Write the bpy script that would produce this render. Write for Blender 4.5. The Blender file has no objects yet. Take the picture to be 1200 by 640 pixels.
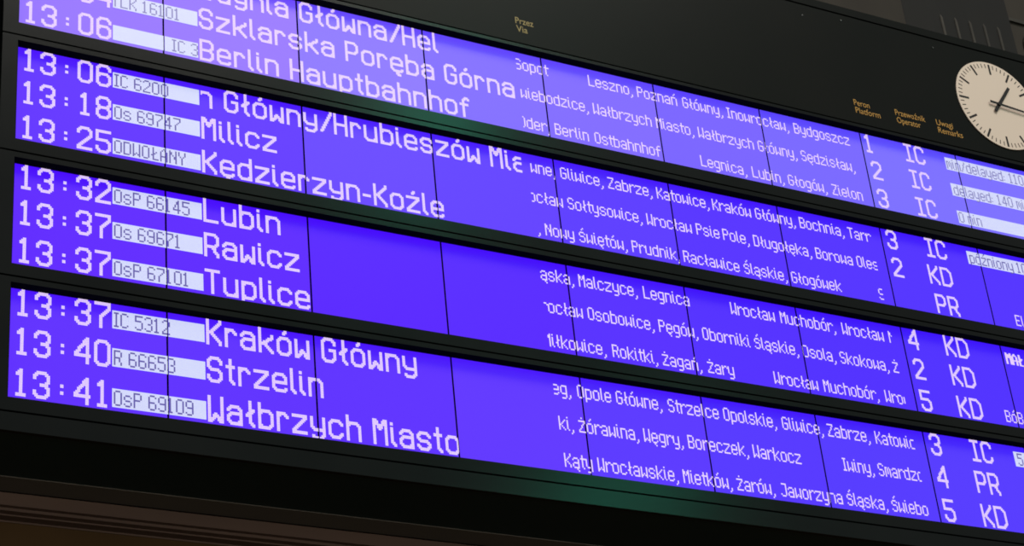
import bpy, bmesh, math, random
from mathutils import Vector, Matrix

random.seed(7)
C = bpy.context.scene.collection
S = 0.0045                      # one display dot, metres
Z0 = 5.62                       # height of the top edge of the first screen row
CAM = (-285.4726, -882.6415, 1049.3604)      # camera in board units: along, up, out
ROT = ((0.8811053, -0.09289903, 0.46370596),
       (0.15954603, -0.86464163, -0.47638213),
       (0.44519491, 0.49372525, -0.74701866))
FPX = 2440.30

# ---------------------------------------------------------------- helpers
def W(x, y, z=0.0):
    """board units (x along, y up, z out of the wall) to world metres"""
    return Vector((x * S, -z * S, y * S + Z0))

def lin(c):
    c = c / 255.0
    return c / 12.92 if c <= 0.04045 else ((c + 0.055) / 1.055) ** 2.4

def rgb(r, g, b):
    return (lin(r), lin(g), lin(b), 1.0)

def link(name, mesh, mat=None, parent=None):
    o = bpy.data.objects.new(name, mesh)
    C.objects.link(o)
    if mat is not None:
        for m in (mat if isinstance(mat, (list, tuple)) else [mat]):
            mesh.materials.append(m)
    if parent is not None:
        o.parent = parent
        o.matrix_parent_inverse = parent.matrix_basis.inverted()
    return o

def from_bm(name, bm, mat=None, parent=None, bevel=0.0, smooth=False):
    if bevel > 0:
        bmesh.ops.bevel(bm, geom=[e for e in bm.edges if e.is_manifold and e.calc_face_angle(0) > 0.5],
                        offset=bevel * S, segments=2, affect='EDGES', profile=0.6, clamp_overlap=True)
    bmesh.ops.recalc_face_normals(bm, faces=bm.faces[:])
    me = bpy.data.meshes.new(name)
    bm.to_mesh(me)
    bm.free()
    if smooth:
        for p in me.polygons:
            p.use_smooth = True
    return link(name, me, mat, parent)

def box(bm, x0, x1, y0, y1, z0, z1):
    vs = [bm.verts.new(W(x, y, z)) for z in (z0, z1) for y in (y0, y1) for x in (x0, x1)]
    for f in ((0, 1, 3, 2), (4, 6, 7, 5), (0, 4, 5, 1), (2, 3, 7, 6), (0, 2, 6, 4), (1, 5, 7, 3)):
        bm.faces.new([vs[i] for i in f])

def prism(bm, pts, z0, z1):
    """outline in x, y swept from depth z0 to z1"""
    a = [bm.verts.new(W(x, y, z0)) for x, y in pts]
    b = [bm.verts.new(W(x, y, z1)) for x, y in pts]
    bm.faces.new(list(reversed(a)))
    bm.faces.new(b)
    n = len(pts)
    for i in range(n):
        bm.faces.new([a[i], a[(i + 1) % n], b[(i + 1) % n], b[i]])

def profile_run(bm, prof, x0, x1):
    """closed outline in (z, y) swept along x"""
    a = [bm.verts.new(W(x0, y, z)) for z, y in prof]
    b = [bm.verts.new(W(x1, y, z)) for z, y in prof]
    bm.faces.new(list(reversed(a)))
    bm.faces.new(b)
    n = len(prof)
    for i in range(n):
        bm.faces.new([a[i], a[(i + 1) % n], b[(i + 1) % n], b[i]])

def empty(name, x, y, z):
    o = bpy.data.objects.new(name, None)
    o.empty_display_size = 0.1
    o.location = W(x, y, z)
    C.objects.link(o)
    return o

def tag(o, label=None, cat=None, group=None, kind=None):
    if label: o['label'] = label
    if cat: o['category'] = cat
    if group: o['group'] = group
    if kind: o['kind'] = kind
    return o

# ---------------------------------------------------------------- materials
def principled(name, col, rough=0.5, spec=0.5, metal=0.0, emit=None, estr=1.0):
    m = bpy.data.materials.new(name)
    m.use_nodes = True
    b = m.node_tree.nodes['Principled BSDF']
    b.inputs['Base Color'].default_value = col
    b.inputs['Roughness'].default_value = rough
    b.inputs['Specular IOR Level'].default_value = spec
    b.inputs['Metallic'].default_value = metal
    if emit is not None:
        b.inputs['Emission Color'].default_value = emit
        b.inputs['Emission Strength'].default_value = estr
    return m

def noisy(m, scale, lo, hi, rlo=None, rhi=None, bump=0.0, stretch=(1, 1, 1), detail=5):
    """break a material's own colour up with worn, dusty patches"""
    nt = m.node_tree
    b = nt.nodes['Principled BSDF']
    tc = nt.nodes.new('ShaderNodeTexCoord')
    mp = nt.nodes.new('ShaderNodeMapping')
    mp.inputs['Scale'].default_value = stretch
    n = nt.nodes.new('ShaderNodeTexNoise')
    n.inputs['Scale'].default_value = scale
    n.inputs['Detail'].default_value = detail
    cr = nt.nodes.new('ShaderNodeValToRGB')
    cr.color_ramp.elements[0].position = 0.3
    cr.color_ramp.elements[1].position = 0.7
    cr.color_ramp.elements[0].color = lo
    cr.color_ramp.elements[1].color = hi
    nt.links.new(tc.outputs['Object'], mp.inputs['Vector'])
    nt.links.new(mp.outputs['Vector'], n.inputs['Vector'])
    nt.links.new(n.outputs['Fac'], cr.inputs['Fac'])
    nt.links.new(cr.outputs['Color'], b.inputs['Base Color'])
    if rlo is not None:
        mr = nt.nodes.new('ShaderNodeMapRange')
        mr.inputs['To Min'].default_value = rlo
        mr.inputs['To Max'].default_value = rhi
        nt.links.new(n.outputs['Fac'], mr.inputs['Value'])
        nt.links.new(mr.outputs['Result'], b.inputs['Roughness'])
    if bump:
        bp = nt.nodes.new('ShaderNodeBump')
        bp.inputs['Strength'].default_value = bump
        bp.inputs['Distance'].default_value = 0.004
        nt.links.new(n.outputs['Fac'], bp.inputs['Height'])
        nt.links.new(bp.outputs['Normal'], b.inputs['Normal'])
    return m

BLACK = noisy(principled('black_powder_coat', (0.007, 0.008, 0.008, 1), 0.2, 0.1), 3.0,
              (0.0055, 0.0072, 0.0072, 1), (0.0075, 0.0092, 0.0090, 1), 0.16, 0.21)
REVEAL = principled('matt_black_reveal', (0.006, 0.007, 0.007, 1), 0.9, 0.0)
HEADER = noisy(principled('black_fascia', (0.010, 0.011, 0.0105, 1), 0.3, 0.025), 2.0,
               (0.0085, 0.0102, 0.0096, 1), (0.0105, 0.0112, 0.0104, 1), 0.26, 0.32)
GAP = principled('dark_joint', (0.0015, 0.0012, 0.003, 1), 0.9, 0.0)
SHEET = noisy(principled('black_sheet_underside', (0.006, 0.008, 0.008, 1), 0.45, 0.3), 2.5,
              (0.002, 0.022, 0.024, 1), (0.003, 0.028, 0.030, 1), 0.4, 0.5)
RAIL = principled('dark_steel_rail', (0.13, 0.125, 0.11, 1), 0.6, 0.3)
GOLD = principled('ochre_lettering', rgb(178, 134, 66), 0.7, 0.2)
SAND = principled('sand_lettering', rgb(168, 152, 104), 0.7, 0.2)
DIAL = principled('warm_white_dial', (0.70, 0.575, 0.485, 1), 0.5, 0.3)
INK = principled('black_clock_paint', (0.006, 0.005, 0.005, 1), 0.6, 0.2)
STEEL = principled('zinc_screw', (0.12, 0.12, 0.12, 1), 0.35, 0.5, 1.0)
LIT = principled('lit_dots', (0.03, 0.03, 0.03, 1), 0.3, 0.2, emit=rgb(232, 208, 250))
PLATE = principled('lit_plate_dots', (0.03, 0.03, 0.03, 1), 0.3, 0.2, emit=rgb(212, 218, 248))
DARKDOT = principled('unlit_dots', (0.02, 0.02, 0.03, 1), 0.3, 0.2, emit=rgb(96, 88, 158))
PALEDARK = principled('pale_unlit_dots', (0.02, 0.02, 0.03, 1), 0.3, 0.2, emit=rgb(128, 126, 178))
PLASTER = noisy(principled('sooty_plaster', (0.04, 0.036, 0.03, 1), 0.85, 0.2), 2.2,
                (0.022, 0.018, 0.0145, 1), (0.037, 0.031, 0.025, 1), bump=0.25)
SHADED_STONE = noisy(principled('shaded_stone', (0.012, 0.011, 0.01, 1), 0.8, 0.2), 6.0,
             (0.004, 0.004, 0.004, 1), (0.009, 0.0085, 0.008, 1), bump=0.2, stretch=(1, 1, 0.25))  # shading on the pilaster is put into this dark stone colour
STONE = noisy(principled('grey_stone', (0.05, 0.046, 0.038, 1), 0.8, 0.2), 8.0,
              (0.024, 0.022, 0.019, 1), (0.05, 0.045, 0.038, 1), bump=0.3)
WOOD = noisy(principled('brown_moulding', (0.09, 0.055, 0.035, 1), 0.6, 0.3), 5.0,
             (0.12, 0.082, 0.066, 1), (0.16, 0.108, 0.084, 1), stretch=(0.15, 1, 1))
OCHRE = noisy(principled('ochre_wall_paint', (0.12, 0.055, 0.015, 1), 0.8, 0.2), 3.0,
              (0.062, 0.037, 0.014, 1), (0.09, 0.053, 0.02, 1))

# ---------------------------------------------------------------- dot fonts: strokes on a dot grid
BIG = {
 '0': (12, '2,0 6,0 8,2 8,12 6,14 2,14 0,12 0,2 2,0'),
 '1': (12, '2,2 4,0 4,14|2,14 6,14'),
 '2': (12, '0,3 0,2 2,0 6,0 8,2 8,5 0,13 0,14 8,14'),
 '3': (12, '0,3 0,2 2,0 6,0 8,2 8,5 6,7 4,7|6,7 8,9 8,12 6,14 2,14 0,12 0,11'),
 '4': (12, '7,0 7,14|7,0 0,9 0,10 8,10'),
 '5': (12, '8,0 0,0 0,6 6,6 8,8 8,12 6,14 2,14 0,12 0,11'),
 '6': (12, '8,3 8,2 6,0 2,0 0,2 0,12 2,14 6,14 8,12 8,8 6,6 2,6 0,8'),
 '7': (12, '0,0 8,0 8,3 3,8 3,14'),
 '8': (12, '2,0 6,0 8,2 8,5 6,7 2,7 0,5 0,2 2,0|2,7 0,9 0,12 2,14 6,14 8,12 8,9 6,7'),
 '9': (12, '0,11 0,12 2,14 6,14 8,12 8,2 6,0 2,0 0,2 0,6 2,8 6,8 8,6'),
 ':': (12, '4,6|4,10'), ' ': (6, ''), '-': (8, '0,9 4,9'), '/': (10, '7,0 0,14'),
 'B': (12, '0,0 0,14 6,14 8,12 8,9 6,7 0,7|0,0 6,0 8,2 8,5 6,7'),
 'C': (12, '8,3 8,2 6,0 2,0 0,2 0,12 2,14 6,14 8,12 8,11'),
 'D': (12, '0,0 0,14 6,14 9,11 9,3 6,0 0,0'),
 'G': (12, '8,3 8,2 6,0 2,0 0,2 0,12 2,14 6,14 8,12 8,7 5,7'),
 'H': (12, '0,0 0,14|8,0 8,14|0,7 8,7'),
 'I': (10, '0,0 6,0|3,0 3,14|0,14 6,14'),
 'K': (12, '0,0 0,14|8,0 8,1 2,7 1,7|2,7 8,13 8,14'),
 'L': (12, '0,0 0,14 8,14'),
 'M': (12, '0,14 0,0 1,0 4,5 7,0 8,0 8,14'),
 'P': (12, '0,14 0,0 6,0 8,2 8,6 6,8 0,8'),
 'R': (12, '0,14 0,0 6,0 8,2 8,6 6,8 0,8|4,8 8,13 8,14'),
 'S': (12, '8,3 8,2 6,0 2,0 0,2 0,5 2,7 6,7 8,9 8,12 6,14 2,14 0,12 0,11'),
 'T': (12, '0,0 8,0|4,0 4,14'),
 'W': (12, '0,0 0,14 1,14 4,10 7,14 8,14 8,0'),
 'a': (12, '0,6 2,4 6,4 8,6 8,14|8,8 2,8 0,10 0,12 2,14 6,14 8,12'),
 'b': (12, '0,0 0,14|0,6 2,4 6,4 8,6 8,12 6,14 2,14 0,12'),
 'c': (12, '8,6 6,4 2,4 0,6 0,12 2,14 6,14 8,12'),
 'd': (12, '8,0 8,14|8,6 6,4 2,4 0,6 0,12 2,14 6,14 8,12'),
 'e': (12, '0,9 8,9 8,6 6,4 2,4 0,6 0,12 2,14 6,14 8,13'),
 'f': (8, '6,1 5,0 4,0 2,2 2,14|0,5 5,5'),
 'g': (12, '8,4 8,15 6,17 2,17 1,16|8,6 6,4 2,4 0,6 0,11 2,13 6,13 8,11'),
 'h': (12, '0,0 0,14|0,6 2,4 6,4 8,6 8,14'),
 'i': (6, '0,1|0,4 0,12 2,14'),
 'k': (12, '0,0 0,14|8,4 8,5 2,9|3,9 8,14'),
 'l': (6, '0,0 0,12 2,14'),
 'ł': (8, '2,0 2,12 4,14|0,8 4,5'),
 'n': (12, '0,4 0,14|0,6 2,4 6,4 8,6 8,14'),
 'o': (12, '2,4 6,4 8,6 8,12 6,14 2,14 0,12 0,6 2,4'),
 'p': (12, '0,4 0,17|0,6 2,4 6,4 8,6 8,12 6,14 2,14 0,12'),
 'r': (10, '0,4 0,14|0,6 2,4 4,4 6,6'),
 's': (12, '8,6 6,4 2,4 0,6 0,7 2,9 6,9 8,11 8,12 6,14 2,14 0,12'),
 't': (8, '2,0 2,12 4,14|0,4 4,4'),
 'u': (12, '0,4 0,12 2,14 6,14 8,12|8,4 8,14'),
 'w': (12, '0,4 0,14 1,14 4,10 7,14 8,14 8,4'),
 'y': (12, '0,4 0,9 2,11 8,11|8,4 8,14 6,16 2,16 1,15'),
 'z': (12, '0,4 8,4 8,5 0,13 0,14 8,14'),
 'ę': (12, '0,9 8,9 8,6 6,4 2,4 0,6 0,12 2,14 6,14 8,13|6,14 4,16 6,17'),
 'ó': (12, '2,4 6,4 8,6 8,12 6,14 2,14 0,12 0,6 2,4|4,1 5,0'),
 'ź': (12, '0,4 8,4 8,5 0,13 0,14 8,14|4,1 5,0'),
}
SMALL = {
 '0': (6, '1,0 3,0 4,1 4,7 3,8 1,8 0,7 0,1 1,0'),
 '1': (5, '0,1 1,0 1,8|0,8 2,8'),
 '2': (6, '0,1 1,0 3,0 4,1 4,3 0,7 0,8 4,8'),
 '3': (6, '0,1 1,0 3,0 4,1 4,3 3,4 2,4|3,4 4,5 4,7 3,8 1,8 0,7'),
 '4': (6, '3,0 0,5 0,6 4,6|3,0 3,8'),
 '5': (6, '4,0 0,0 0,3 3,3 4,4 4,7 3,8 1,8 0,7'),
 '6': (6, '4,1 3,0 1,0 0,1 0,7 1,8 3,8 4,7 4,5 3,4 0,4'),
 '7': (6, '0,0 4,0 4,2 1,5 1,8'),
 '8': (6, '1,0 3,0 4,1 4,3 3,4 1,4 0,3 0,1 1,0|1,4 0,5 0,7 1,8 3,8 4,7 4,5 3,4'),
 '9': (6, '0,7 1,8 3,8 4,7 4,1 3,0 1,0 0,1 0,3 1,4 4,4'),
 ' ': (3, ''), ',': (3, '1,8 1,9 0,10'), ':': (3, '0,4|0,7'), '/': (5, '3,0 0,8'),
 'A': (6, '0,8 0,2 2,0 4,2 4,8|0,5 4,5'),
 'B': (6, '0,0 0,8 3,8 4,7 4,5 3,4 0,4|0,0 3,0 4,1 4,3 3,4'),
 'C': (6, '4,1 3,0 1,0 0,1 0,7 1,8 3,8 4,7'),
 'D': (6, '0,0 0,8 3,8 4,7 4,1 3,0 0,0'),
 'E': (6, '4,0 0,0 0,8 4,8|0,4 3,4'),
 'G': (6, '4,1 3,0 1,0 0,1 0,7 1,8 3,8 4,7 4,4 2,4'),
 'I': (4, '0,0 2,0|1,0 1,8|0,8 2,8'),
 'J': (6, '1,0 4,0 4,7 3,8 1,8 0,7'),
 'K': (6, '0,0 0,8|4,0 4,1 1,4 4,7 4,8'),
 'L': (6, '0,0 0,8 4,8'),
 'Ł': (6, '1,0 1,8 4,8|0,5 3,3'),
 'M': (6, '0,8 0,0 2,3 4,0 4,8'),
 'N': (6, '0,8 0,0 4,6 4,8|4,0 4,8'),
 'O': (6, '1,0 3,0 4,1 4,7 3,8 1,8 0,7 0,1 1,0'),
 'Ó': (6, '1,2 3,2 4,3 4,7 3,8 1,8 0,7 0,3 1,2|2,0 3,-1'),
 'P': (6, '0,8 0,0 3,0 4,1 4,3 3,4 0,4'),
 'R': (6, '0,8 0,0 3,0 4,1 4,3 3,4 0,4|2,4 4,7 4,8'),
 'S': (6, '4,1 3,0 1,0 0,1 0,3 1,4 3,4 4,5 4,7 3,8 1,8 0,7'),
 'Ś': (6, '4,2 3,1 1,1 0,2 0,3 1,4 3,4 4,5 4,7 3,8 1,8 0,7|2,-1 3,-2'),
 'T': (6, '0,0 4,0|2,0 2,8'),
 'U': (6, '0,0 0,7 1,8 3,8 4,7 4,0'),
 'W': (6, '0,0 0,8 2,6 4,8 4,0'),
 'Y': (6, '0,0 0,2 2,4 2,8|4,0 4,2 2,4'),
 'Z': (6, '0,0 4,0 4,1 0,7 0,8 4,8'),
 'Ż': (6, '0,1 4,1 4,2 0,7 0,8 4,8|2,-1'),
 'a': (6, '0,3 1,2 3,2 4,3 4,8|4,5 1,5 0,6 0,7 1,8 3,8 4,7'),
 'ą': (6, '0,3 1,2 3,2 4,3 4,8|4,5 1,5 0,6 0,7 1,8 3,8 4,7|3,9 4,10'),
 'b': (6, '0,0 0,8|0,3 1,2 3,2 4,3 4,7 3,8 1,8 0,7'),
 'c': (6, '4,3 3,2 1,2 0,3 0,7 1,8 3,8 4,7'),
 'd': (6, '4,0 4,8|4,3 3,2 1,2 0,3 0,7 1,8 3,8 4,7'),
 'e': (6, '0,5 4,5 4,3 3,2 1,2 0,3 0,7 1,8 3,8 4,7'),
 'ę': (6, '0,5 4,5 4,3 3,2 1,2 0,3 0,7 1,8 3,8 4,7|2,9 3,10'),
 'f': (5, '3,0 2,0 1,1 1,8|0,3 3,3'),
 'g': (6, '4,2 4,9 3,10 1,10|4,3 3,2 1,2 0,3 0,6 1,7 4,7'),
 'h': (6, '0,0 0,8|0,3 1,2 3,2 4,3 4,8'),
 'i': (3, '0,0|0,2 0,7 1,8'),
 'k': (6, '0,0 0,8|4,2 1,5 4,8'),
 'l': (3, '0,0 0,7 1,8'),
 'ł': (4, '1,0 1,7 2,8|0,5 2,3'),
 'm': (6, '0,8 0,2 1,2 2,3 2,6|2,3 3,2 4,3 4,8'),
 'n': (6, '0,2 0,8|0,3 1,2 3,2 4,3 4,8'),
 'ń': (6, '0,2 0,8|0,3 1,2 3,2 4,3 4,8|2,0 3,-1'),
 'o': (6, '1,2 3,2 4,3 4,7 3,8 1,8 0,7 0,3 1,2'),
 'ó': (6, '1,2 3,2 4,3 4,7 3,8 1,8 0,7 0,3 1,2|2,0 3,-1'),
 'p': (6, '0,2 0,10|0,3 1,2 3,2 4,3 4,7 3,8 1,8 0,7'),
 'r': (5, '0,2 0,8|0,4 2,2 3,2 4,3'),
 's': (6, '4,3 3,2 1,2 0,3 0,4 1,5 3,5 4,6 4,7 3,8 1,8 0,7'),
 't': (4, '1,0 1,7 2,8|0,2 3,2'),
 'u': (6, '0,2 0,7 1,8 3,8 4,7|4,2 4,8'),
 'w': (6, '0,2 0,8 2,6 4,8 4,2'),
 'y': (6, '0,2 0,6 1,7 4,7|4,2 4,9 3,10 1,10'),
 'z': (6, '0,2 4,2 4,3 0,7 0,8 4,8'),
 'ź': (6, '0,2 4,2 4,3 0,7 0,8 4,8|2,0 3,-1'),
}

def stroke_dots(spec, pen):
    dots = set()
    for line in spec.split('|'):
        if not line:
            continue
        p = [tuple(int(v) for v in q.split(',')) for q in line.split()]
        if len(p) == 1:
            p = p * 2
        for (x0, y0), (x1, y1) in zip(p, p[1:]):
            n = max(abs(x1 - x0), abs(y1 - y0), 1)
            for k in range(n + 1):
                x = math.floor(x0 + (x1 - x0) * k / n + 0.5)
                y = math.floor(y0 + (y1 - y0) * k / n + 0.5)
                for i in range(pen):
                    for j in range(pen):
                        dots.add((x + i, y + j))
    return dots

BIGD = {k: (a, stroke_dots(s, 2)) for k, (a, s) in BIG.items()}
SMALLD = {k: (a, stroke_dots(s, 1)) for k, (a, s) in SMALL.items()}

def text_dots(font, text, start, row, clip=None, end=None, bold=False, only=None):
    """dots of a line of writing; end, when given, is where its last dot falls and the gaps between words take up the slack"""
    adv = sum(font[c][0] for c in text)
    gaps = [i for i, c in enumerate(text) if c == ' ']
    extra = [0] * len(text)
    if end is not None and gaps:
        slack = int(round(end - start - (adv - 1)))
        for k in range(abs(slack)):
            g = gaps[int((k + 0.5) * len(gaps) / abs(slack)) % len(gaps)]
            extra[g] += 1 if slack > 0 else -1
    out = set()
    x = start
    for i, c in enumerate(text):
        a, d = font[c]
        if only is not None and not only[0] <= i < only[1]:
            d = ()
        for (px, py) in d:
            out.add((x + px, row + py))
            if bold:
                out.add((x + px + 1, row + py))
        x += a + extra[i]
    if clip:
        out = {p for p in out if clip[0] <= p[0] < clip[1]}
    return {p for p in out if 0 <= p[1] < 64}

def width_of(font, text):
    return sum(font[c][0] for c in text) - 1

# ---------------------------------------------------------------- screen rows
RECESS = 7.0
KS = 1.0 + RECESS / CAM[2]
TOP = (0.0, 88.09, 174.97, 261.87)
HGT = (68.91, 68.63, 69.91, 71.05)
def sx(x): return CAM[0] + (x - CAM[0]) * KS
def sy(y): return CAM[1] + (y - CAM[1]) * KS
JOINT = (9.4, -78.5, -165.85, -253.4, -341.9)      # joints between the stacked housings
X_L, X_R = -10.2, 972.0
NPAN = 10

def dot_mesh(name, dots, row, z, mat, parent, fill=0.93):
    bm = bmesh.new()
    pitch = HGT[row] / 64.0
    for (c, r) in sorted(dots):
        x0, x1 = sx(c + 0.03), sx(c + 0.03 + (0.2 if c % 96 == 95 else fill))
        y1 = sy(-(TOP[row] + (r + 0.03) * pitch))
        y0 = sy(-(TOP[row] + (r + 0.03 + fill) * pitch))
        bm.faces.new([bm.verts.new(W(x0, y0, z)), bm.verts.new(W(x1, y0, z)),
                      bm.verts.new(W(x1, y1, z)), bm.verts.new(W(x0, y1, z))])
    me = bpy.data.meshes.new(name)
    bm.to_mesh(me)
    bm.free()
    return link(name, me, mat, parent)

# every module has a pale liquid-crystal face of its own tint over a violet backlight; view-angle shift along rows and the top row's pale wash are painted in
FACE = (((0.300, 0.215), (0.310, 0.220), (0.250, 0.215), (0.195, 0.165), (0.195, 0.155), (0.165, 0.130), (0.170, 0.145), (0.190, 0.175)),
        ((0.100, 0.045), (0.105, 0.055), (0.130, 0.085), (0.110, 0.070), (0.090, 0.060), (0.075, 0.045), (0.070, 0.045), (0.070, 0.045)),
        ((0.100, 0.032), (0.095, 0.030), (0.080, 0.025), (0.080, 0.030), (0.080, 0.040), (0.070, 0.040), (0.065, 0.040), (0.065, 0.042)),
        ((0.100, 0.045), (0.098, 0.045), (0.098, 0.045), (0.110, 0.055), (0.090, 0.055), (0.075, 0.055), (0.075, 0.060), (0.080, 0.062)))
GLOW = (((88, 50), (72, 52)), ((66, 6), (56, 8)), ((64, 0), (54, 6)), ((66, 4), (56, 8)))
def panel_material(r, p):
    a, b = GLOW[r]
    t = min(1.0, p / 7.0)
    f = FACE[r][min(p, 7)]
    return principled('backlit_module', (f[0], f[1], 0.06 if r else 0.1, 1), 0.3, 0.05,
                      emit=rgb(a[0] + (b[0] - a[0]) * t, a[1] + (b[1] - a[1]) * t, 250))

LINE_TOP = (0, 23, 47)
VIA = (362, 661)
ROWS = [
 dict(label='topmost blue display row, listing Szklarska Poręba Górna and Berlin Hauptbahnhof', lines=[
  dict(dest=('Gdynia Główna/Hel', 121, (120, 360)),
       via=[('Sopot', 361, None), ('Leszno, Poznań Główny, Inowrocław, Bydgoszcz', 422, 659)],
       plat='1', op='IC', note=('min/delayed: 110', 756, True)),
  dict(time='13:04', num=('TLK 16101', 60), dest=('Szklarska Poręba Górna', 120, (120, 360)),
       via=[('wiebodzice, Wałbrzych Miasto, Wałbrzych Główny, Sędzisław,', 363, 659)],
       plat='2', op='IC', note=('delayed: 140 min', 757, True)),
  dict(time='13:06', num=('IC 3', 101), dest=('Berlin Hauptbahnhof', 120, (120, 360)),
       via=[('Oder, Berlin Ostbahnhof', 359, 477), ('Legnica, Lubin, Głogów, Zielon', 512, 661)],
       plat='3', op='IC', note=('0 min', 756, True))]),
 dict(label='second blue display row from the top, listing Milicz and Kędzierzyn-Koźle', lines=[
  dict(time='13:06', num=('IC 6200', 62), dest=('n Główny/Hrubieszów Mia', 118, (120, 357)),
       via=[('wne, Gliwice, Zabrze, Katowice, Kraków Główny, Bochnia, Tarr', 364, 660)],
       plat='3', op='IC', note=('późniony 10', 757, True)),
  dict(time='13:18', num=('Os 69747', 62), dest=('Milicz', 120, (120, 360)),
       via=[('ocław Sołtysowice, Wrocław Psie Pole, Długołęka, Borowa Oles', 360, 662)],
       plat='2', op='KD'),
  dict(time='13:25', num=('ODWOŁANY', 62), dest=('Kędzierzyn-Koźle', 120, (120, 360)),
       via=[(', Nowy Świętów, Prudnik, Racławice Śląskie, Głogówek', 364, 622), ('S', 657, None)],
       op='PR', note=('El', 790, False))]),
 dict(label='third blue display row from the top, listing Lubin, Rawicz and Tuplice', lines=[
  dict(time='13:32', num=('OsP 66145', 62), dest=('Lubin', 120, (120, 360)),
       via=[('ąska, Malczyce, Legnica', 362, 482), ('Wrocław Muchobór, Wrocław N', 517, 663)],
       plat='4', op='KD', note=('MAŁ', 770, False)),
  dict(time='13:37', num=('Os 69671', 62), dest=('Rawicz', 120, (120, 360)),
       via=[('rocław Osobowice, Pęgów, Oborniki Śląskie, Osola, Skokowa, Ż', 360, 661)],
       plat='2', op='KD'),
  dict(time='13:37', num=('OsP 67101', 62), dest=('Tuplice', 120, (120, 360)),
       via=[('Miłkowice, Rokitki, Żagań, Żary', 359, 511), ('Wrocław Muchobór, Wroc', 545, 665)],
       plat='5', op='KD', note=('BÓB', 756, False))]),
 dict(label='bottom blue display row, listing Kraków Główny, Strzelin and Wałbrzych Miasto', lines=[
  dict(time='13:37', num=('IC 5312', 62), dest=('Kraków Główny', 120, (120, 360)),
       via=[('eg, Opole Główne, Strzelce Opolskie, Gliwice, Zabrze, Katowic', 361, 662)],
       plat='3', op='IC', note=('5', 758, True)),
  dict(time='13:40', num=('R 66653', 62), dest=('Strzelin', 120, (120, 360)),
       via=[('ki, Żórawina, Węgry, Boreczek, Warkocz', 363, 556), ('Iwiny, Smardzo', 592, 663)],
       plat='4', op='PR'),
  dict(time='13:41', num=('OsP 69109', 62), dest=('Wałbrzych Miasto', 120, (120, 360)),
       via=[('Kąty Wrocławskie, Mietków, Żarów, Jaworzyna Śląska, Świebo', 364, 661)],
       plat='5', op='KD')]),
]

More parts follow.
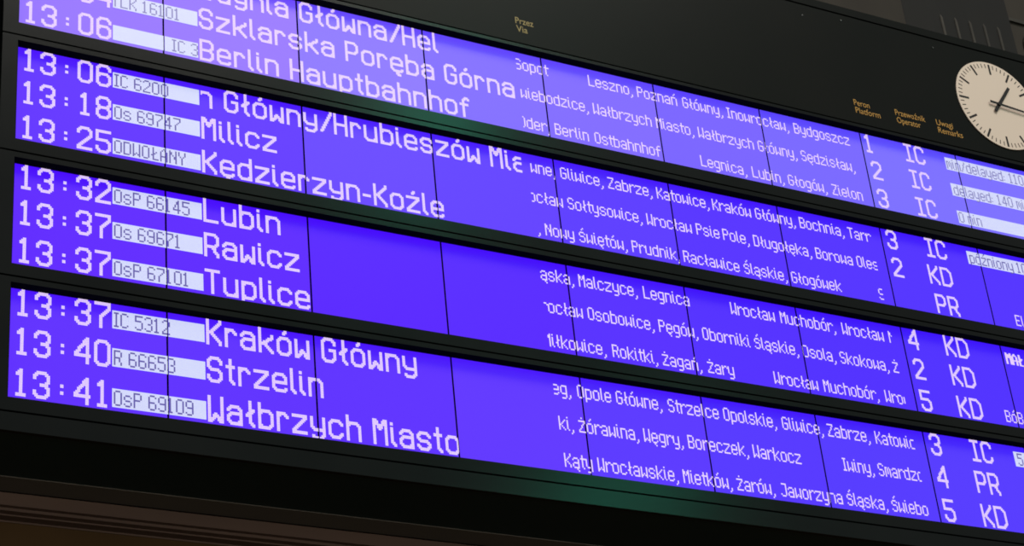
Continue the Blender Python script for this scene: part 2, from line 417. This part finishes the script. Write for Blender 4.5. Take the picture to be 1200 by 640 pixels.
ZT = -RECESS + 0.22
for r, spec in enumerate(ROWS):
    root = empty('display_row', X_L, JOINT[r + 1] + 0.6, -60)
    tag(root, spec['label'], 'display', 'blue departure display rows')
    y_top, y_bot = JOINT[r] - 0.6, JOINT[r + 1] + 0.6
    a_top = sy(-TOP[r]) + 0.15
    a_bot = -(TOP[r] + HGT[r])
    a_l = -0.4
    a_r = sx(NPAN * 96 - 1) + 0.3
    bm = bmesh.new()
    box(bm, X_L, a_l, y_bot, y_top, -60, 0)
    box(bm, a_r, X_R, y_bot, y_top, -60, 0)
    box(bm, a_l, a_r, a_top, y_top, -60, 0)
    box(bm, a_l, a_r, y_bot, a_bot, -60, 0)
    bez = from_bm('bezel', bm, [BLACK, REVEAL], root)
    for f in bez.data.polygons:
        f.material_index = 0 if abs(f.normal.y) > 0.5 else 1       # matt inside edges
    bm = bmesh.new()
    box(bm, a_l + 0.05, a_r - 0.05, a_bot + 0.05, a_top - 0.05, -14, -RECESS - 2.2)
    from_bm('backing_board', bm, GAP, root)
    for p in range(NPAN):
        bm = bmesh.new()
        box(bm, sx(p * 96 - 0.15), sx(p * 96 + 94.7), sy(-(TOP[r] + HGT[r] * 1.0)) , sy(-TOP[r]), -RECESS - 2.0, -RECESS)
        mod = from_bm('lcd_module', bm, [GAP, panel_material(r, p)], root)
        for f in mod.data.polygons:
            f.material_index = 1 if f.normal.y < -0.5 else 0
    for li, L in enumerate(spec['lines']):
        t = LINE_TOP[li]
        if 'time' in L:
            o = dot_mesh('departure_time', text_dots(BIGD, L['time'], 2, t), r, ZT, LIT, root)
            o['label'] = 'white departure time ' + L['time']
        if 'num' in L:
            txt, st = L['num']
            cells = {(c, t + 4 + k) for c in range(61, 119) for k in range(11)}
            let = text_dots(SMALLD, txt, st, t + 5, (61, 119))
            pl = dot_mesh('train_number_plate', cells - let, r, ZT, PLATE, root, 0.97)
            pl['label'] = 'white plate with dark lettering ' + txt
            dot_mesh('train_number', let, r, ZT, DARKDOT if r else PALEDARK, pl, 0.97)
        if 'dest' in L:
            txt, st, cl = L['dest']
            o = dot_mesh('destination', text_dots(BIGD, txt, st, t, cl), r, ZT, LIT, root)
            o['label'] = 'large white destination lettering ' + txt
        if 'via' in L:
            for txt, st, en in L['via']:
                at = 0
                for name in txt.split(', '):
                    k = txt.index(name, at)
                    at = min(k + len(name) + 1, len(txt))       # the comma stays with its name
                    d = text_dots(SMALLD, txt, st, t + 5, VIA, en, only=(k, at))
                    if d:
                        o = dot_mesh('station_name', d, r, ZT, LIT, root, 0.99)
                        if name.strip(', '):
                            o['label'] = 'small white lettering ' + name.strip(', ')
        if 'plat' in L:
            o = dot_mesh('platform_number', text_dots(BIGD, L['plat'], 676 if L['plat'] != '1' else 673, t), r, ZT, LIT, root)
            o['label'] = 'white platform number ' + L['plat']
        if 'op' in L:
            o = dot_mesh('operator_code', text_dots(BIGD, L['op'], {'KD': 711, 'PR': 712, 'IC': 714}[L['op']], t), r, ZT, LIT, root)
            o['label'] = 'white operator letters ' + L['op']
        if 'note' in L:
            txt, st, plate = L['note']
            let = text_dots(SMALLD, txt, st, t + 5, (755, NPAN * 96), bold=(txt == 'MAŁ'))
            if plate:
                end = 767 if txt == '5' else NPAN * 96 - 2
                cells = {(c, t + 4 + k) for c in range(755, end) for k in range(11)}
                pl = dot_mesh('remark_plate', cells - let, r, ZT, PLATE, root, 0.97)
                pl['label'] = 'white remark strip with dark lettering ' + txt
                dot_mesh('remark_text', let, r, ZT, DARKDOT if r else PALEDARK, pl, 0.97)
            else:
                o = dot_mesh('remark_text', let, r, ZT, LIT, root, 0.97)

# ---------------------------------------------------------------- header fascia with its captions
hdr = empty('header_fascia', X_L, JOINT[0] + 0.6, -60)
tag(hdr, 'black header panel above the screens with small ochre column captions', 'sign')
bm = bmesh.new()
box(bm, X_L, X_R, JOINT[0] + 0.6, 117.8, -60, 0)
from_bm('face_panel', bm, HEADER, hdr)
bm = bmesh.new()
box(bm, X_L, X_R, 119.2, 126.6, -60, 0.3)
box(bm, X_L, X_R, 117.8, 119.2, -60, -2.5)
from_bm('top_rim', bm, HEADER, hdr, bevel=0.0)
for (x, y) in ((676.6, 112.0), (637.2, 106.7), (771.1, 108.6)):
    bm = bmesh.new()
    n = 14
    prism(bm, [(x + 0.55 * math.cos(k * 2 * math.pi / n), y + 0.55 * math.sin(k * 2 * math.pi / n)) for k in range(n)], 0, 0.5)
    from_bm('screw', bm, STEEL, hdr, bevel=0.15)

def caption(name, text, x, y, w, mat, size):
    cu = bpy.data.curves.new(name, 'FONT')
    cu.body = text
    cu.size = size * S
    cu.extrude = 0.0003
    cu.offset = 0.0001
    o = bpy.data.objects.new(name, cu)
    C.objects.link(o)
    dg = bpy.context.evaluated_depsgraph_get()
    me = bpy.data.meshes.new_from_object(o.evaluated_get(dg))
    bpy.data.objects.remove(o)
    bpy.data.curves.remove(cu)
    xs = [v.co.x for v in me.vertices]
    k = w * S / (max(xs) - min(xs))
    x_min = min(xs)
    for v in me.vertices:
        p = W(x, y, 0.12)
        v.co = Vector((p.x + (v.co.x - x_min) * k, p.y - v.co.z, p.z + v.co.y))
    me.name = name
    me.materials.clear()
    o = link(name, me, mat, hdr)
    o['label'] = 'small ochre caption ' + text
    return o

for (a, b, x, wa, wb) in (('Przez', 'Via', 365.6, 15.0, 9.2), ('Peron', 'Platform', 672.2, 15.5, 24.5),
                          ('Przewoźnik', 'Operator', 713.4, 30.5, 24.0), ('Uwagi', 'Remarks', 755.4, 17.0, 25.5)):
    caption('caption', a, x, 27.2, wa, SAND if a == 'Przez' else GOLD, 8.2)
    caption('caption', b, x + 0.2, 19.8, wb, GOLD if a != 'Przez' else SAND, 8.2)

# ---------------------------------------------------------------- clock on the header
CX, CY, CR = 828.9, 63.3, 43.6
clk = empty('wall_clock', CX, CY, 0.1)
tag(clk, 'round white station clock with black hands on the black header', 'clock')
def disc(bm, cx, cy, r, z0, z1, n=96):
    prism(bm, [(cx + r * math.cos(k * 2 * math.pi / n), cy + r * math.sin(k * 2 * math.pi / n)) for k in range(n)], z0, z1)
def bar(bm, cx, cy, ang, r0, r1, w0, w1, z0, z1):
    a = math.radians(ang)
    d = (math.sin(a), math.cos(a))
    n = (d[1], -d[0])
    prism(bm, [(cx + d[0] * r0 - n[0] * w0 / 2, cy + d[1] * r0 - n[1] * w0 / 2),
               (cx + d[0] * r0 + n[0] * w0 / 2, cy + d[1] * r0 + n[1] * w0 / 2),
               (cx + d[0] * r1 + n[0] * w1 / 2, cy + d[1] * r1 + n[1] * w1 / 2),
               (cx + d[0] * r1 - n[0] * w1 / 2, cy + d[1] * r1 - n[1] * w1 / 2)], z0, z1)
bm = bmesh.new(); disc(bm, CX, CY, CR, 0.1, 0.9)
from_bm('dial', bm, DIAL, clk, bevel=0.2)
bm = bmesh.new()
for k in range(60):
    if k % 5:
        bar(bm, CX, CY, k * 6, 37.4, 41.4, 0.75, 0.75, 0.9, 1.0)
from_bm('minute_marks', bm, INK, clk)
bm = bmesh.new()
for k in range(12):
    bar(bm, CX, CY, k * 30, 31.4, 41.6, 1.9, 1.9, 0.9, 1.05)
from_bm('hour_marks', bm, INK, clk)
bm = bmesh.new(); bar(bm, CX, CY, 37.3, -9.5, 25.5, 3.2, 2.7, 2.2, 2.5)
from_bm('hour_hand', bm, INK, clk, bevel=0.1)
bm = bmesh.new(); bar(bm, CX, CY, 94.6, -10, 38, 2.2, 1.6, 2.8, 3.1)
from_bm('minute_hand', bm, INK, clk, bevel=0.1)
bm = bmesh.new(); disc(bm, CX, CY, 1.7, 0.9, 3.4, 32)
from_bm('pivot', bm, INK, clk, bevel=0.15)

# ---------------------------------------------------------------- base of the board
base = empty('board_base', X_L, -354, -60)
tag(base, 'black sheet metal base strip under the lowest display row', 'base')
bm = bmesh.new()
box(bm, X_L, X_R, -354.0, JOINT[4] - 0.6, -3, 0)
from_bm('front_strip', bm, BLACK, base)
bm = bmesh.new()
box(bm, X_L, X_R, -353.6, JOINT[4] - 0.6, -60, -3)
from_bm('underside', bm, SHEET, base)
bm = bmesh.new()
box(bm, X_L, X_R, -354.2, 120, -79.9, -60.1)
from_bm('mounting_rail', bm, RAIL, base)

# ---------------------------------------------------------------- the hall around it
def structure(name, bm, mat, **k):
    o = from_bm(name, bm, mat, **k)
    o['kind'] = 'structure'
    return o

bm = bmesh.new()
box(bm, -700, 1900, -367.1, 1100, -140, -100)
structure('wall_back', bm, PLASTER)
bm = bmesh.new()
box(bm, -700, 1900, -Z0 / S, -367.2, -140, -95.6)
structure('wall_lower', bm, OCHRE)
bm = bmesh.new()
profile_run(bm, [(-99.9, -354.9), (-80, -354.9), (-80, -363.0), (-83.6, -363.0), (-83.6, -364.9),
                 (-88.6, -364.9), (-88.6, -365.9), (-95.5, -365.9), (-95.5, -367.0), (-99.9, -367.0)], -700, 1900)
structure('trim_1', bm, WOOD)

# fluted pilaster beyond the header, painted dark for its shading, its flutes filled with round rods
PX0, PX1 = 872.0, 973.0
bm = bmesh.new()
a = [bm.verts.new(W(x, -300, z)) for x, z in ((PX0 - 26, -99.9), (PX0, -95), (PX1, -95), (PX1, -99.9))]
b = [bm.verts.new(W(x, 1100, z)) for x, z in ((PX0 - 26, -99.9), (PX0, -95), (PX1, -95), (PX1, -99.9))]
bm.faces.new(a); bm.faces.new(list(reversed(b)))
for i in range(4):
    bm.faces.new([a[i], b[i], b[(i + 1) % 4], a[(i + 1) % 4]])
structure('trim_2', bm, SHADED_STONE)
for k in range(5):
    xr = 886 + k * 17.3
    bm = bmesh.new()
    n = 12
    yt = 238 + k * 0.9
    ring0 = [(xr + 1.7 * math.cos(a * 2 * math.pi / n), -95 + 1.2 * math.sin(a * 2 * math.pi / n)) for a in range(n)]
    a = [bm.verts.new(W(x, -200, z)) for x, z in ring0]
    b = [bm.verts.new(W(x, yt, z)) for x, z in ring0]
    top = bm.verts.new(W(xr, yt + 4, -95))
    for i in range(n):
        bm.faces.new([a[i], a[(i + 1) % n], b[(i + 1) % n], b[i]])
        bm.faces.new([b[i], b[(i + 1) % n], top])
    bm.faces.new(list(reversed(a)))
    structure('trim_%d' % (3 + k), bm, STONE, smooth=True)

# carved scroll on the wall right of the pilaster
def swept(bm, path, rad, z, n=10):
    rings = []
    for i, (x, y) in enumerate(path):
        x0, y0 = path[max(i - 1, 0)]
        x1, y1 = path[min(i + 1, len(path) - 1)]
        l = math.hypot(x1 - x0, y1 - y0) or 1
        nx, ny = -(y1 - y0) / l, (x1 - x0) / l
        rr = rad * (1 - 0.45 * i / len(path))
        rings.append([bm.verts.new(W(x + nx * rr * math.cos(t * 2 * math.pi / n), y + ny * rr * math.cos(t * 2 * math.pi / n),
                                     z + rr * math.sin(t * 2 * math.pi / n))) for t in range(n)])
    for p, q in zip(rings, rings[1:]):
        for t in range(n):
            bm.faces.new([p[t], p[(t + 1) % n], q[(t + 1) % n], q[t]])
    bm.faces.new(rings[0]); bm.faces.new(list(reversed(rings[-1])))
bm = bmesh.new()
path = []
for k in range(46):
    t = k / 45.0
    a = math.radians(200 - 620 * t)
    rad = 20 * (1 - 0.8 * t)
    path.append((1010 + rad * math.cos(a), 236 + rad * math.sin(a)))
swept(bm, path, 2.6, -99.4)
box(bm, 974, 1140, 261, 265, -99.9, -98)
structure('trim_8', bm, STONE, smooth=False)

# ---------------------------------------------------------------- light of the hall
w = bpy.data.worlds.new('hall')
bpy.context.scene.world = w
w.use_nodes = True
# soft light of a tall hall: pale vault above, dark floor and crowd below
nt = w.node_tree
tc = nt.nodes.new('ShaderNodeTexCoord')
sp = nt.nodes.new('ShaderNodeSeparateXYZ')
cr = nt.nodes.new('ShaderNodeValToRGB')
mr = nt.nodes.new('ShaderNodeMapRange')
mr.inputs['From Min'].default_value = -1
mr.inputs['From Max'].default_value = 1
cr.color_ramp.elements[0].position = 0.36
cr.color_ramp.elements[0].color = (0.05, 0.042, 0.034, 1)
cr.color_ramp.elements[1].position = 0.62
cr.color_ramp.elements[1].color = (0.34, 0.34, 0.34, 1)
nt.links.new(tc.outputs['Generated'], sp.inputs['Vector'])
nt.links.new(sp.outputs['Z'], mr.inputs['Value'])
nt.links.new(mr.outputs['Result'], cr.inputs['Fac'])
nt.links.new(cr.outputs['Color'], nt.nodes['Background'].inputs['Color'])
nt.nodes['Background'].inputs['Strength'].default_value = 1.0

def area(name, x, y, z, aim, sx_, sy_, power, col):
    l = bpy.data.lights.new(name, 'AREA')
    l.shape = 'RECTANGLE'
    l.size, l.size_y = sx_, sy_
    l.energy = power
    l.color = col
    o = bpy.data.objects.new(name, l)
    C.objects.link(o)
    o.location = W(x, y, z)
    o.rotation_euler = (W(*aim) - o.location).to_track_quat('-Z', 'Y').to_euler()
    return o

area('hall_lamp', 1850, 4000, 3000, (500, -50, 0), 10.0, 8.0, 4200, (1.0, 0.94, 0.86))
area('cornice_fill', 600, -650, 3500, (200, -360, -90), 2.5, 1.0, 330, (1.0, 0.86, 0.7))  # unseen warm fill, added to brighten the cornice under the board
area('green_bar_fill', 1386, 1455, 2000, (290, -78, 0), 0.6, 1.2, 45, (0.05, 1.0, 0.6))  # this and the next are unseen green lights added to tint the bars
area('green_bar_fill', 1706, 679, 2000, (400, -345, 0), 1.1, 0.6, 28, (0.05, 1.0, 0.6))

# ---------------------------------------------------------------- camera
cam = bpy.data.cameras.new('camera')
co = bpy.data.objects.new('camera', cam)
C.objects.link(co)
cam.sensor_fit = 'HORIZONTAL'
cam.sensor_width = 36.0
cam.lens = 36.0 * FPX / 1200.0
cam.clip_end = 200
def dirw(v):
    return Vector((v[0], -v[2], v[1]))
R = Matrix((dirw(ROT[0]), -dirw(ROT[1]), -dirw(ROT[2]))).transposed()
co.matrix_world = Matrix.Translation(W(*CAM)) @ R.to_4x4()
sc = bpy.context.scene
sc.camera = co
sc.view_settings.view_transform = 'Standard'
sc.view_settings.look = 'None'
sc.view_settings.gamma = 1.0
sc.view_settings.use_curve_mapping = False
sc.view_settings.exposure = 0.0
sc.cycles.filter_width = 1.8
